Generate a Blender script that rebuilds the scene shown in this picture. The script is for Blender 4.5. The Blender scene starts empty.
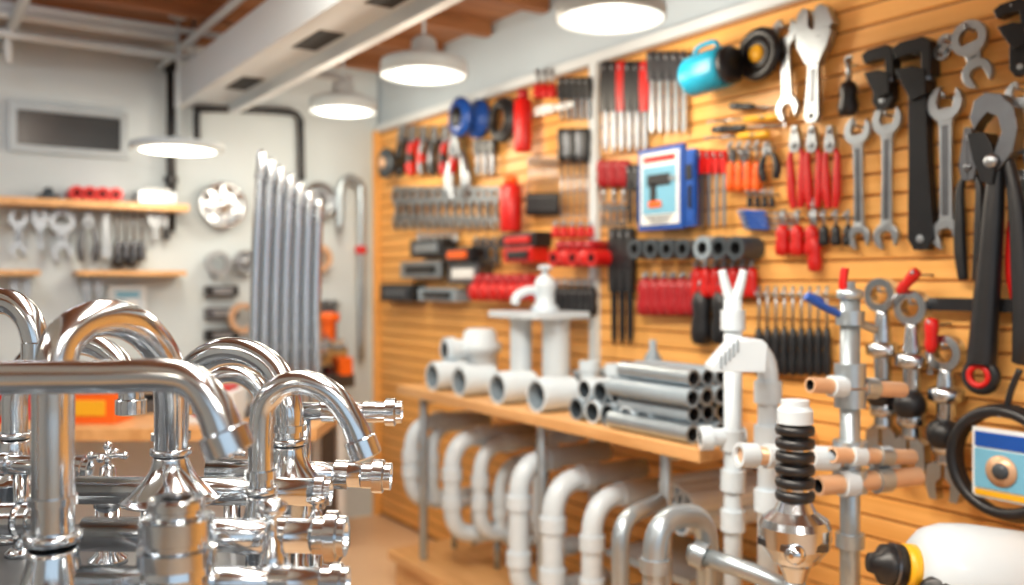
import bpy, math, random, bmesh
from mathutils import Vector, Matrix
random.seed(7)
V=Vector
# ------------------------------------------------------------------ survey of the shop (metres)
F=900.0; CX=512.0; HY=281.0; H=1.25
YAW=math.atan2(605,900)
sn,cs=math.sin(YAW),math.cos(YAW)
CAM=V((-2.096,0,H)); FW=V((sn,cs,0)); RT=V((cs,-sn,0)); UP=V((0,0,1))
YB=4.41; ZC=2.37; ZS=2.05
def ray(px,py): return FW+RT*((px-CX)/F)+UP*((HY-py)/F)
def P(px,py,d): return CAM+ray(px,py)*d
def PW(px,py,off=0.0):
    r=ray(px,py); return CAM+r*((-off-CAM.x)/r.x)
def PB(px,py,off=0.0):
    r=ray(px,py); return CAM+r*((YB-off)/r.y)
def PZ(px,py,z):
    r=ray(px,py); return CAM+r*((z-H)/r.z)

# ------------------------------------------------------------------ materials
MATS={}
def mk(name,col,metal=0,rough=.4,var=.12,scale=8,bump=0,emit=0,coat=0,stretch=(1,1,1),col2=None):
    m=bpy.data.materials.new(name); m.use_nodes=True; nt=m.node_tree; N=nt.nodes; Lk=nt.links
    bs=N['Principled BSDF']
    tc=N.new('ShaderNodeTexCoord'); mp=N.new('ShaderNodeMapping'); mp.inputs['Scale'].default_value=stretch
    nz=N.new('ShaderNodeTexNoise'); nz.inputs['Scale'].default_value=scale; nz.inputs['Detail'].default_value=5
    Lk.new(tc.outputs['Object'],mp.inputs[0]); Lk.new(mp.outputs[0],nz.inputs[0])
    cr=N.new('ShaderNodeValToRGB')
    c2=col2 if col2 else tuple(c*(1-var) for c in col)
    cr.color_ramp.elements[0].position=.3; cr.color_ramp.elements[1].position=.7
    cr.color_ramp.elements[0].color=(*c2,1); cr.color_ramp.elements[1].color=(*col,1)
    Lk.new(nz.outputs['Fac'],cr.inputs[0]); Lk.new(cr.outputs[0],bs.inputs['Base Color'])
    bs.inputs['Metallic'].default_value=metal; bs.inputs['Roughness'].default_value=rough
    if coat: bs.inputs['Coat Weight'].default_value=coat
    if emit:
        bs.inputs['Emission Color'].default_value=(1,.90,.74,1); bs.inputs['Emission Strength'].default_value=emit
    if bump:
        bp=N.new('ShaderNodeBump'); bp.inputs['Strength'].default_value=bump; bp.inputs['Distance'].default_value=.01
        Lk.new(nz.outputs['Fac'],bp.inputs['Height']); Lk.new(bp.outputs[0],bs.inputs['Normal'])
    MATS[name]=m; return m
mk('chrome',(.66,.71,.76),1,.15,.03)
mk('chrome_soft',(.62,.67,.72),1,.2,.08)
mk('steel',(.42,.46,.50),1,.36,.15,20)
mk('steel_dark',(.17,.18,.20),1,.35,.2,20)
mk('galv',(.46,.54,.60),.75,.32,.15,14)
mk('black',(.012,.013,.016),0,.38,.2)
mk('black_metal',(.022,.024,.028),.5,.35,.2)
mk('red',(.62,.008,.006),0,.35,.15)
mk('red_dark',(.38,.006,.012),0,.4,.15)
mk('orange',(.90,.14,.008),0,.4,.1)
mk('yellow',(.88,.46,.015),0,.4,.1)
mk('blue',(.008,.08,.40),0,.35,.1)
mk('teal',(.006,.26,.42),0,.35,.1)
mk('lightblue',(.18,.48,.68),0,.4,.1)
mk('pvc',(.62,.72,.80),0,.33,.05,coat=.2)
mk('pvc_grey',(.28,.35,.41),0,.35,.15,coat=.2)
mk('pvc_dark',(.05,.065,.08),0,.4,.15)
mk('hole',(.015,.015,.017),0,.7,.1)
mk('copper',(.74,.46,.28),.25,.33,.15,10)
mk('brass',(.75,.5,.2),1,.3,.1)
mk('card',(.80,.83,.84),0,.5,.05)
mk('paint_white',(.66,.73,.78),0,.55,.05,3)
mk('wall_paint',(.60,.68,.72),0,.7,.08,2,bump=.03)
mk('wall_blue',(.50,.60,.68),0,.7,.06,2)
mk('lamp_white',(.54,.62,.67),0,.4,.05)
mk('diffuser',(1,.95,.86),0,.5,.02,emit=7)
mk('glass_dark',(.045,.05,.055),0,.2,.4,3,col2=(.02,.025,.03))
mk('frame',(.42,.48,.52),.2,.4,.1)
mk('slat',(.92,.50,.155),0,.42,.1,5,bump=.05,stretch=(1,.35,9),col2=(.82,.40,.10))
mk('groove',(.36,.15,.04),0,.6,.1,5)
mk('shelf_wood',(.76,.44,.19),0,.4,.1,6,bump=.05,stretch=(6,.8,6),col2=(.58,.30,.11))
mk('ceil_wood',(.42,.18,.07),0,.6,.1,5,stretch=(.6,8,4),col2=(.24,.09,.032))
mk('floor',(.78,.54,.33),0,.35,.1,1.5,col2=(.66,.43,.25))
mk('counter',(.10,.105,.115),.3,.3,.2,9)
# ------------------------------------------------------------------ mesh builder
class B:
    def __init__(s): s.v=[];s.f=[];s.mi=[];s.sm=[];s.mats=[];s.M=Matrix.Identity(4)
    def mid(s,m):
        if m not in s.mats: s.mats.append(m)
        return s.mats.index(m)
    def add(s,vs,fs,mat,sm):
        o=len(s.v); s.v+= [s.M@V(p) for p in vs]; i=s.mid(mat)
        for k,f in enumerate(fs):
            s.f.append([a+o for a in f]); s.mi.append(i); s.sm.append(sm if isinstance(sm,bool) else sm[k])
    def box(s,c,d,mat,R=None):
        x,y,z=d[0]/2,d[1]/2,d[2]/2; c=V(c)
        vs=[V((a*x,b*y,e*z)) for a in(-1,1) for b in(-1,1) for e in(-1,1)]
        if R is not None: vs=[R@q for q in vs]
        s.add([c+q for q in vs],[(0,1,3,2),(4,6,7,5),(0,4,5,1),(2,3,7,6),(0,2,6,4),(1,5,7,3)],mat,False)
    def lathe(s,p,ax,prof,mat,n=20,closed=False):
        p=V(p); ax=V(ax).normalized(); t=V((0,0,1)) if abs(ax.z)<.9 else V((1,0,0))
        u=ax.cross(t).normalized(); w=ax.cross(u)
        vs=[];fs=[];sm=[]
        for r,h in prof:
            for i in range(n):
                a=2*math.pi*i/n; vs.append(p+ax*h+(u*math.cos(a)+w*math.sin(a))*max(r,1e-5))
        m=len(prof); rng=m if closed else m-1
        for j in range(rng):
            k=(j+1)%m
            for i in range(n):
                i2=(i+1)%n; fs.append((j*n+i,j*n+i2,k*n+i2,k*n+i))
                sm.append(True)
        if not closed:
            if prof[0][0]>1e-4: fs.append(tuple(range(n))); sm.append(False)
            if prof[-1][0]>1e-4: fs.append(tuple(range((m-1)*n,m*n))); sm.append(False)
        s.add(vs,fs,mat,sm)
    def steps(s,p,ax,prof,mat,n=24):
        for a,b in zip(prof[:-1],prof[1:]):
            if a==b: continue
            s.lathe_open(V(p),ax,[a,b],mat,n)
    def lathe_open(s,p,ax,prof,mat,n=24):
        ax=V(ax).normalized(); t=V((0,0,1)) if abs(ax.z)<.9 else V((1,0,0))
        u=ax.cross(t).normalized(); w=ax.cross(u); vs=[];fs=[]
        for r,h in prof:
            for i in range(n):
                a=2*math.pi*i/n; vs.append(p+ax*h+(u*math.cos(a)+w*math.sin(a))*max(r,1e-5))
        for j in range(len(prof)-1):
            for i in range(n):
                i2=(i+1)%n; fs.append((j*n+i,j*n+i2,(j+1)*n+i2,(j+1)*n+i))
        s.add(vs,fs,mat,True)
    def cyl(s,a,b,r,mat,r2=None,n=16):
        a=V(a);b=V(b); L=(b-a).length
        if L<1e-6:return
        s.lathe(a,b-a,[(r,0),(r if r2 is None else r2,L)],mat,n)
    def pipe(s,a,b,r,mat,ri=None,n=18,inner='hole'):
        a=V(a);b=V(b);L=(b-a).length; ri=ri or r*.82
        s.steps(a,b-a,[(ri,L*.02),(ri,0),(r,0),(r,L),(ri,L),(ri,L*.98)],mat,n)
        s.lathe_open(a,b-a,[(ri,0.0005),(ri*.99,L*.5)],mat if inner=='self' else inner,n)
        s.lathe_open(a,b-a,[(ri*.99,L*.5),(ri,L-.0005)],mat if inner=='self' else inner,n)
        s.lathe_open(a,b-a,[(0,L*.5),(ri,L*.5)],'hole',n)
    def ring(s,c,ax,R,ri,h,mat,n=24):
        ax=V(ax).normalized()
        s.steps(V(c)-ax*h/2,ax,[(ri,0),(R,0),(R,h),(ri,h),(ri,0)],mat,n)
    def torus(s,c,ax,R,r,mat,n=32,k=8,sx=1):
        s.lathe(c,ax,[(R+r*math.cos(2*math.pi*i/k),r*math.sin(2*math.pi*i/k)) for i in range(k)],mat,n,True)
    def ball(s,c,r,mat,n=16,k=8,sz=1,ax=(0,0,1)):
        s.lathe(c,ax,[(r*math.sin(math.pi*i/k),-r*sz*math.cos(math.pi*i/k)) for i in range(k+1)],mat,n)
    def tube(s,pts,r,mat,n=14,res=6,caps=True,smooth=True):
        pts=[V(p) for p in pts]; rs=r if isinstance(r,(list,tuple)) else [r]*len(pts)
        if smooth and len(pts)>2:
            q=[];qr=[]
            for i in range(len(pts)-1):
                p0=pts[max(i-1,0)];p1=pts[i];p2=pts[i+1];p3=pts[min(i+2,len(pts)-1)]
                for k in range(res):
                    t=k/res
                    q.append(.5*((2*p1)+(p2-p0)*t+(2*p0-5*p1+4*p2-p3)*t*t+(3*p1-p0-3*p2+p3)*t**3))
                    qr.append(rs[i]*(1-t)+rs[i+1]*t)
            q.append(pts[-1]);qr.append(rs[-1]); pts=q;rs=qr
        T=[]
        for i in range(len(pts)):
            T.append((pts[min(i+1,len(pts)-1)]-pts[max(i-1,0)]).normalized())
        t0=T[0]; h=V((0,0,1)) if abs(t0.z)<.9 else V((1,0,0))
        u=t0.cross(h).normalized(); vs=[];fs=[];sm=[]
        for i,p in enumerate(pts):
            u=(u-T[i]*u.dot(T[i])).normalized(); w=T[i].cross(u)
            for j in range(n):
                a=2*math.pi*j/n; vs.append(p+(u*math.cos(a)+w*math.sin(a))*rs[i])
        for i in range(len(pts)-1):
            for j in range(n):
                j2=(j+1)%n; fs.append((i*n+j,i*n+j2,(i+1)*n+j2,(i+1)*n+j)); sm.append(True)
        if caps:
            fs.append(tuple(range(n)));sm.append(False)
            fs.append(tuple(range((len(pts)-1)*n,len(pts)*n)));sm.append(False)
        s.add(vs,fs,mat,sm)
    def prism(s,pts,y0,y1,mat):
        n=len(pts); vs=[(x,y0,z) for x,z in pts]+[(x,y1,z) for x,z in pts]
        fs=[tuple(range(n)),tuple(range(n,2*n))]+[(i,(i+1)%n,n+(i+1)%n,n+i) for i in range(n)]
        s.add(vs,fs,mat,False)
    def done(s,name,bevel=0,parent=None):
        if not s.v: return
        mn=V((min(p.x for p in s.v),min(p.y for p in s.v),min(p.z for p in s.v)))
        mx=V((max(p.x for p in s.v),max(p.y for p in s.v),max(p.z for p in s.v)))
        o=V(((mn.x+mx.x)/2,(mn.y+mx.y)/2,mn.z))
        me=bpy.data.meshes.new(name); me.from_pydata([p-o for p in s.v],[],s.f)
        for m in s.mats: me.materials.append(MATS[m])
        for i,p in enumerate(me.polygons): p.material_index=s.mi[i]; p.use_smooth=s.sm[i]
        bm=bmesh.new(); bm.from_mesh(me); bmesh.ops.recalc_face_normals(bm,faces=bm.faces); bm.to_mesh(me); bm.free()
        ob=bpy.data.objects.new(name,me); ob.location=o; bpy.context.scene.collection.objects.link(ob)
        if bevel:
            md=ob.modifiers.new('b','BEVEL'); md.width=bevel; md.segments=2; md.limit_method='ANGLE'; md.angle_limit=math.radians(50)
        return ob
def simple_box(name,mn,mx,mat,bevel=0):
    b=B(); b.box([(mn[i]+mx[i])/2 for i in range(3)],[mx[i]-mn[i] for i in range(3)],mat); return b.done(name,bevel)

# ------------------------------------------------------------------ room shell
XL=-5.2; YF=-3.2
simple_box('floor',(XL,YF,-.1),(0.2,YB+.1,0),'floor')
simple_box('wall_back',(XL,YB,0),(0.0,YB+.1,ZC),'wall_paint')
simple_box('wall_left',(XL-.1,YF,0),(XL,YB+.1,ZC),'wall_paint')
simple_box('wall_right',(0.014,YF,0),(0.12,YB+.1,ZC),'wall_blue')
b=B()
b.box(((XL)/2,(YF+YB)/2,ZC+.05),(-XL+.2,YB-YF+.2,.1),'ceil_wood')
y=YF+.2
while y<YB:
    b.box((XL/2,y,ZC-.03),(-XL,.05,.06),'ceil_wood'); y+=.42
b.done('ceiling')
b=B()
b.box((XL/2,YF,.25),(-XL,.1,.5),'wall_paint'); b.box((XL/2,YF,ZC-.1),(-XL,.1,.2),'wall_paint')
for i in range(6): b.box((XL+.05+i*1.0,YF,1.3),(.09,.1,1.7),'frame')
b.done('wall_front')  # unseen shopfront, openings added to let world light in as fill
# slat wall
b=B(); b.box((.010,(YF+YB)/2,(ZS)/2),(.007,YB-YF-.02,ZS-.01),'groove')
p=.056; z=0.02
while z+p*.91<ZS:
    h=p*.91
    prof=[(.006,z+.0),(0.0,z+.004),(0.0,z+h-.003),(.006,z+h)]
    vs=[];
    for yy in (YF+.05,YB-.004):
        vs+=[(x,yy,zz) for x,zz in prof]
    b.add(vs,[(0,1,5,4),(1,2,6,5),(2,3,7,6),(3,0,4,7),(0,1,2,3),(4,5,6,7)],'slat',False)
    z+=p
b.done('slatwall_panel')
simple_box('trim_1',(-.02,YF+.05,ZS-.005),(.012,YB-.002,ZS+.03),'paint_white')
q=PW(597,200); simple_box('trim_2',(-.022,q.y-.02,.1),(.0,q.y+.02,ZS),'paint_white')
simple_box('trim_3',(-.03,YB-.03,.0),(.0,YB,ZS),'slat')
simple_box('baseboard_back',(XL,YB-.015,0),(-.5,YB,.1),'paint_white')
# window in back wall
a=PB(12,106);c=PB(123,156)
b=B(); cx=(a.x+c.x)/2;cz=(a.z+c.z)/2;w=c.x-a.x;h=a.z-c.z
b.box((cx,YB-.006,cz),(w,.012,h),'glass_dark')
for sx in(-1,1): b.box((cx+sx*w/2,YB-.015,cz),(.03,.03,h+.03),'frame')
for sz in(-1,1): b.box((cx,YB-.015,cz+sz*h/2),(w-.03,.03,.03),'frame')
b.done('window_1')
# ------------------------------------------------------------------ ceiling services
def duct(x0,x1,slots=True):
    b=B()
    b.box(((x0+x1)/2,.6,2.115),(x1-x0-.02,7.1,.10),'paint_white')
    b.box((x0+.02,.6,2.10),(.04,7.12,.16),'paint_white'); b.box((x1-.02,.6,2.10),(.04,7.12,.16),'paint_white')
    for yy in (1.2,2.3,2.9,3.7):
        if slots: b.box(((x0+x1)/2+.03,yy,2.064),(.09,.26,.004),'hole')
    for yy in (0,1.5,2.6,3.9):
        for xx in (x0+.02,x1-.02): b.cyl((xx,yy,2.17),(xx,yy,ZC),.006,'steel')
    b.done('ceiling_cable_duct',.004)
duct(-1.11,-.83); duct(-3.15,-2.45,False)  # second duct is unseen, added as a white reflector over the chrome
b=B()
def XP(px,py,zr,x0,x1,r,mat='paint_white'):
    q=PZ(px,py,H+zr); b.cyl((x0,q.y,q.z),(x1,q.y,q.z),r,mat)
XP(0,12,1.02,-4,-1.15,.022); XP(0,32,.98,-4,-.3,.02); XP(60,12,1.05,-4,-.7,.014)
q=PZ(186,44,H+1.0); b.cyl((q.x,0,q.z),(q.x,YB,q.z),.016,'paint_white')
q=PZ(20,8,H+1.0); b.cyl((q.x,0,q.z),(q.x,YB,q.z),.02,'paint_white')
b.cyl(PB(8,0,.3),PB(8,62,.3),.014,'paint_white')
b.done('ceiling_conduit')
b=B()
b.tube([PB(171,52,.05),PB(171,140,.05),PB(171,232,.05)],.021,'black',smooth=False); 
b.tube([PB(197,140,.05),PB(197,112,.05),PB(205,109,.05),PB(285,112,.05),PB(299,118,.05),PB(301,130,.05),PB(302,180,.05)],.017,'black')
for y0 in (70,180): b.ring(PB(171,y0,.05),(0,0,1),.03,.02,.03,'black')
b.done('drain_pipe')
def pendant(c,dia,flat=False,e=10):
    b=B(); R=dia/2
    if flat:
        b.lathe(c,(0,0,1),[(R*.9,.0),(R,.004),(R,.022),(R*.96,.03),(.05,.045),(.02,.06),(0,.06)],'lamp_white',40)
    else:
        b.lathe(c,(0,0,1),[(R*.93,.0),(R,.0),(R,.04),(R*.97,.055),(R*.7,.07),(R*.35,.08),(.05,.085),(.045,.13),(.03,.145),(0,.148)],'lamp_white',40)
    b.lathe(c,(0,0,1),[(0,-.004),(R*.6,-.003),(R*.9,.002),(R*.9,.006)],'diffuser',40)
    b.cyl(c+V((0,0,.05)),V((c.x,c.y,ZC)),.006,'lamp_white')
    b.lathe(V((c.x,c.y,ZC-.03)),(0,0,1),[(.04,.03),(.04,.01),(.02,0)],'lamp_white',16)
    b.done('pendant_lamp')
    if e:
        l=bpy.data.lights.new('pl','POINT'); l.energy=e; l.shadow_soft_size=.1; l.color=(1,.88,.70)
        o=bpy.data.objects.new('pendant_bulb',l); o.location=c-V((0,0,.13)); bpy.context.scene.collection.objects.link(o)
pendant(P(611,20,2.62),.32); pendant(P(424,76,3.31),.32); pendant(P(343,112,4.05),.30); pendant(P(178,151,3.75),.38,True,5)
pendant(V((-3.5,1.6,1.99)),.38,False,5); pendant(V((-1.5,-.5,1.99)),.38,False,5); pendant(V((-3.6,-.4,1.99)),.38,False,5)  # unseen extra pendants, added to give the chrome bright overhead reflections

# ------------------------------------------------------------------ hand tool shapes (hang from z=0 to z=-L, wall behind at +y)
def jaw(b,cz,R,up,mat,t,tilt=.25):
    w=R*.95;a0=math.asin(w/2/R);pts=[]
    for i in range(15):
        a=a0+(2*math.pi-2*a0)*i/14; pts.append((R*math.sin(a),R*math.cos(a)))
    pts+=[(-w/2,-R*.1),(-w*.28,-R*.36),(w*.28,-R*.36),(w/2,-R*.1)]
    out=[]
    for x,z in pts:
        x2=x*math.cos(tilt)+z*math.sin(tilt); z2=-x*math.sin(tilt)+z*math.cos(tilt)
        out.append((x2,cz+(z2 if up else -z2)))
    b.prism(out,-t/2,t/2,mat)
def k_wrench(b,L,W,mat='steel',top='open',bot='open',t=None,hw=.19):
    t=t or W*.2; R=W/2; Rb=R*.85
    h=W*hw
    b.prism([(-h,-R*1.5),(h,-R*1.5),(h*.85,-L/2),(h,-L+Rb*1.5),(-h,-L+Rb*1.5),(-h*.85,-L/2)],-t*.35,t*.35,mat)
    b.prism([(-h*.55,-R*2.2),(h*.55,-R*2.2),(h*.5,-L+Rb*2.2),(-h*.5,-L+Rb*2.2)],-t*.42,t*.42,'steel_dark' if mat=='steel' else mat)
    if top=='open': jaw(b,-R,R,True,mat,t)
    else: b.ring((0,0,-R),(0,1,0),R,R*.56,t,mat)
    if bot=='open': jaw(b,-L+Rb,Rb,False,mat,t)
    else: b.ring((0,0,-L+Rb),(0,1,0),Rb,Rb*.58,t,mat)
    b.prism([(-R*.55,-R*1.25),(R*.55,-R*1.25),(h,-R*2.2),(-h,-R*2.2)],-t*.4,t*.4,mat)
    b.prism([(-Rb*.5,-L+Rb*1.35),(Rb*.5,-L+Rb*1.35),(h,-L+Rb*2.2),(-h,-L+Rb*2.2)],-t*.4,t*.4,mat)
def k_adjust(b,L,W,mat='steel',grip=None):
    t=W*.22; S=W
    o=[(-.16,-1.25),(-.42,-.85),(-.5,-.4),(-.42,-.1),(-.3,0),(-.17,-.05),(-.14,-.42),(-.05,-.5),(.4,-.5),(.46,-.62),(.36,-.9),(.17,-1.25)]
    b.prism([(x*S,z*S) for x,z in o],-t/2,t/2,mat)
    o=[(.02,-.46),(.04,-.05),(.16,.0),(.34,-.12),(.48,-.4),(.48,-.5),(.02,-.5)]
    b.prism([(x*S,z*S) for x,z in o],-t*.55,t*.55,mat)
    b.lathe((.05*S,-t*.1,-.68*S),(1,0,0),[(.07*S,0),(.09*S,.03*S),(.09*S,.15*S),(.07*S,.18*S)],'steel_dark',14)
    g=grip or mat
    b.prism([(-.15*S,-1.1*S),(.15*S,-1.1*S),(.13*S,-L*.55),(.19*S,-L+.15*S),(.13*S,-L+.03*S),(0,-L),(-.13*S,-L+.03*S),(-.19*S,-L+.15*S),(-.13*S,-L*.55)],-t*.35,t*.35,g)
    b.prism([(-.07*S,-1.35*S),(.07*S,-1.35*S),(.07*S,-L+.45*S),(-.07*S,-L+.45*S)],-t*.42,t*.42,'steel_dark' if g=='steel' else g)
    b.lathe((0,-t*.37,-L+.17*S),(0,-1,0),[(.07*S,0),(0,.001)],'hole',14)
def k_pliers(b,L,W,mat='steel',grip='red',jl=.26,split=.42):
    t=W*.28
    for s in (-1,1):
        b.prism([(s*x*W,z*L) for x,z in [(.01,0),(.09,0),(.2,-jl*.6),(.26,-jl*.95),(.18,-jl*1.3),(.01,-jl*1.35)]],-t/2,t/2,mat)
        b.tube([(s*.1*W,0,-jl*1.15*L),(s*.28*W,0,-jl*1.5*L),(s*split*W,0,-.62*L),(s*(split-.02)*W,0,-.82*L),(s*(split-.1)*W,0,-L)],[.06*W,.12*W,.17*W,.18*W,.13*W],grip,10)
    b.lathe((0,t*.6,-jl*L),(0,-1,0),[(.13*W,0),(.13*W,t*1.15),(.09*W,t*1.25),(0,t*1.25)],'steel_dark',16)
def k_driver(b,L,W,grip='red',mat='steel',fr=.45,bottom=True,tip='flat'):
    if bottom: z0,z1=-L,-L+fr*L; e=0
    else: z0,z1=0,-fr*L; e=-L
    d=1 if z1>z0 else -1; h=abs(z1-z0); R=W/2
    b.lathe((0,0,z0),(0,0,d),[(0,0),(R*.7,.02*h),(R*.95,.1*h),(R,.3*h),(R*.8,.55*h),(R*.95,.75*h),(R*.7,.93*h),(R*.35,h)],grip,12)
    b.cyl((0,0,z1),(0,0,e),R*.28,mat,n=8)
    b.box((0,0,e),(R*.75,R*.2,.012),mat)
def k_blade(b,L,W,grip='black',mat='steel',fr=.4,top=True):
    t=W*.25;h=W/2
    if top:
        b.prism([(-h*.8,0),(h*.8,0),(h,-fr*L*.5),(h*.7,-fr*L),(-h*.7,-fr*L),(-h,-fr*L*.5)],-t,t,grip)
        b.prism([(-h*.6,-fr*L),(h*.6,-fr*L),(h*.6,-L*.93),(0,-L),(-h*.5,-L*.93)],-t*.3,t*.3,mat)
    else:
        b.prism([(-h*.5,-.02*L),(0,0),(h*.5,-.04*L),(h*.6,-(1-fr)*L),(-h*.6,-(1-fr)*L)],-t*.3,t*.3,mat)
        b.prism([(-h*.7,-(1-fr)*L),(h*.7,-(1-fr)*L),(h,-L*.85),(h*.8,-L),(-h*.8,-L),(-h,-L*.85)],-t,t,grip)
def k_basin(b,L,W,mat='chrome_soft',knob='black'):
    t=W*.3
    b.ring((0,0,-W*.45),(0,1,0),W*.45,W*.25,t,mat)
    b.tube([(0,0,-W*.85),(0,0,-L*.35),(0,0,-L*.6),(0,0,-L*.78)],[W*.16,W*.24,W*.2,W*.26],mat,14)
    b.lathe((0,0,-L*.42),(0,0,1),[(W*.2,0),(W*.42,.01),(W*.42,.035),(W*.2,.045)],mat,6)
    b.ball((0,-W*.1,-L*.6),W*.42,knob,16,8)
    b.lathe((0,0,-L*.72),(0,0,1),[(W*.3,0),(W*.36,.01),(W*.36,.03),(W*.3,.04)],mat,16)
    for s in(-1,1):
        b.prism([(s*x*W,z) for x,z in [(.05,-L*.74),(.42,-L*.8),(.46,-L*.92),(.36,-L),(.16,-L),(.2,-L*.9),(.05,-L*.86)]],-t/2,t/2,mat)
def k_pump(b,L,W):
    t=W*.13
    b.prism([(x*W,z*L) for x,z in [(-.34,-.075),(-.28,-.02),(-.12,0),(.1,-.012),(.28,-.06),(.34,-.13),(.28,-.2),(.1,-.25),(-.08,-.27),(-.14,-.23),(.02,-.19),(.12,-.135),(.06,-.085),(-.08,-.065),(-.2,-.09),(-.28,-.12)]],-t,t,'steel_dark')
    b.prism([(x*W,z*L) for x,z in [(-.36,-.13),(-.22,-.125),(-.1,-.13),(0,-.17),(.06,-.24),(.02,-.3),(-.14,-.29),(-.26,-.22)]],-t*1.4,t*1.4,'black_metal')
    b.lathe((0.0,-t*1.2,-.225*L),(0,-1,0),[(.10*W,0),(.10*W,.008),(.06*W,.012),(0,.012)],'steel',18)
    b.tube([(-.02*W,0,-.24*L),(-.06*W,0,-.4*L),(-.14*W,0,-.65*L),(-.20*W,0,-.84*L),(-.21*W,0,-.88*L)],[.11*W,.15*W,.18*W,.2*W,.2*W],'black',14)
    b.tube([(.12*W,0,-.2*L),(.26*W,0,-.35*L),(.34*W,0,-.6*L),(.37*W,0,-.80*L),(.32*W,0,-.87*L)],[.08*W,.11*W,.13*W,.14*W,.10*W],'black',14)
    b.torus((-.22*W,0,-.92*L),(0,1,0),.2*W,.085*W,'black'); b.torus((-.22*W,-.01,-.92*L),(0,1,0),.14*W,.045*W,'red')
def k_hookwrench(b,L,W,mat='black_metal'):
    t=W*.2
    b.prism([(x*W,z*W) for x,z in [(-.5,-.1),(-.3,0),(.25,-.0),(.42,-.15),(.42,-.9),(.2,-.9),(.2,-.35),(-.1,-.32),(-.42,-.36)]],-t,t,mat)
    b.prism([(x*W,z*W) for x,z in [(-.42,-.6),(.0,-.62),(.3,-.75),(.3,-1.3),(-.05,-1.4),(-.3,-.9)]],-t*1.15,t*1.15,mat)
    b.lathe((.2*W,0,-1.0*W),(0,0,1),[(.2*W,0),(.2*W,.16*W)],'steel_dark',14)
    b.prism([(-.16*W,-1.2*W),(.25*W,-1.2*W),(.26*W,-L*.6),(.36*W,-L+.25*W),(.2*W,-L),(-.12*W,-L),(-.26*W,-L+.25*W),(-.2*W,-L*.6)],-t*.7,t*.7,mat)
    b.lathe((.04*W,-t*.72,-L+.24*W),(0,-1,0),[(.1*W,0),(0,.001)],'steel',14)
KIND=dict(wrench=k_wrench,adjust=k_adjust,pliers=k_pliers,driver=k_driver,blade=k_blade,basin=k_basin,pump=k_pump,hook=k_hookwrench)
def hang(name,kind,x1,y1,x2,y2,w,off=.03,wall='R',b=None,peg=True,bevel=0,**k):
    pf=PW if wall=='R' else PB
    p1=pf(x1,y1,off);p2=pf(x2,y2,off); L=(p1-p2).length
    xm,ym=(x1+x2)/2,(y1+y2)/2
    W=(pf(xm+w/2,ym,off)-pf(xm-w/2,ym,off)).length if abs(y2-y1)>abs(x2-x1) else (pf(xm,ym+w/2,off)-pf(xm,ym-w/2,off)).length
    za=(p1-p2)/L; ya=V((1,0,0)) if wall=='R' else V((0,1,0)); xa=ya.cross(za)
    own=b is None
    if own: b=B()
    M=Matrix((( xa.x,ya.x,za.x,p1.x),(xa.y,ya.y,za.y,p1.y),(xa.z,ya.z,za.z,p1.z),(0,0,0,1)))
    b.M=M; KIND[kind](b,L,W,**k)
    if peg:
        for zz in ([-.05*L-.01] if abs(za.z)>.6 else [-.15*L,-.8*L]):
            b.cyl((0,-.012,zz),(0,off-.001,zz),.0035,'steel',n=8); b.cyl((0,-.012,zz),(0,-.014,zz+.012),.0035,'steel',n=8)
    b.M=Matrix.Identity(4)
    if own: return b.done(name,bevel)
def row(name,kind,xa,xb,n,y1,y2,w,dy=0,skew=0,bevel=0,**k):
    b=B()
    for i in range(n):
        x=xa+(xb-xa)*i/max(n-1,1); g=k.get('grips'); kk={a:c for a,c in k.items() if a!='grips'}
        if g: kk['grip']=g[i%len(g)]
        hang('',kind,x,y1+dy*i,x+skew,y2+dy*i,w,b=b,**kk)
    b.done(name,bevel)
def outroll(b,px,py,rp,ln,mat,wall='R',hole=True,ri=.55):
    pf=PW if wall=='R' else PB
    c=pf(px,py,ln); ax=V((1,0,0)) if wall=='R' else V((0,1,0))
    R=abs((pf(px,py+rp,ln)-c).z)
    if hole: b.pipe(c,c+ax*ln,R,mat,R*ri)
    else: b.lathe(c,ax,[(0,0),(R*.8,.0),(R,.01),(R,ln)],mat,20)

# ---- near bay of slat wall
BV=.0015
hang('open_end_wrench','wrench',858,116,860,250,26,bevel=BV)
hang('open_end_wrench','wrench',888,104,887,250,29,bevel=BV)
hang('open_end_wrench','wrench',946,85,947,250,35,bevel=BV,bot='open')
hang('open_end_wrench','wrench',784,18,789,122,25,bevel=BV)
hang('adjustable_wrench','adjust',817,6,813,124,38,bevel=BV)
hang('pipe_wrench','hook',917,40,922,250,41,bevel=BV)
hang('slip_joint_pliers','pliers',970,128,970,280,34,grip='black',mat='steel_dark',split=.3)
hang('water_pump_pliers','pump',998,92,996,402,70,off=.06,bevel=BV)
hang('water_pump_pliers','pump',1066,170,1060,380,60,off=.04)
hang('pipe_wrench','hook',882,48,884,110,33,bevel=BV)
hang('nail_set','driver',849,58,848,116,17,grip='black',fr=.6)
hang('combination_wrench','wrench',966,22,982,88,35,top='ring',bot='open',bevel=BV)
hang('combination_wrench','wrench',952,34,938,60,18,top='ring',bot='ring',bevel=BV)
hang('pipe_wrench','hook',1014,2,1022,76,36,bevel=BV)
hang('open_end_wrench','wrench',1020,80,1018,170,28,bevel=BV)
hang('locking_pliers','pliers',1024,170,1024,300,40,grip='red',split=.3)
for x in (796,813,831):
    hang('red_handled_pliers','pliers',x,126,x+1,208,21,grip='red',jl=.24,split=.26)
row('red_screwdriver_set','driver',783,812,3,212,256,13,grip='red',fr=.7)
row('black_screwdriver_set','driver',824,848,3,212,246,9,grip='black',fr=.6)
hang('red_file','driver',815,200,815,272,12,grip='red',fr=.5)
b=B()
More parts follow.
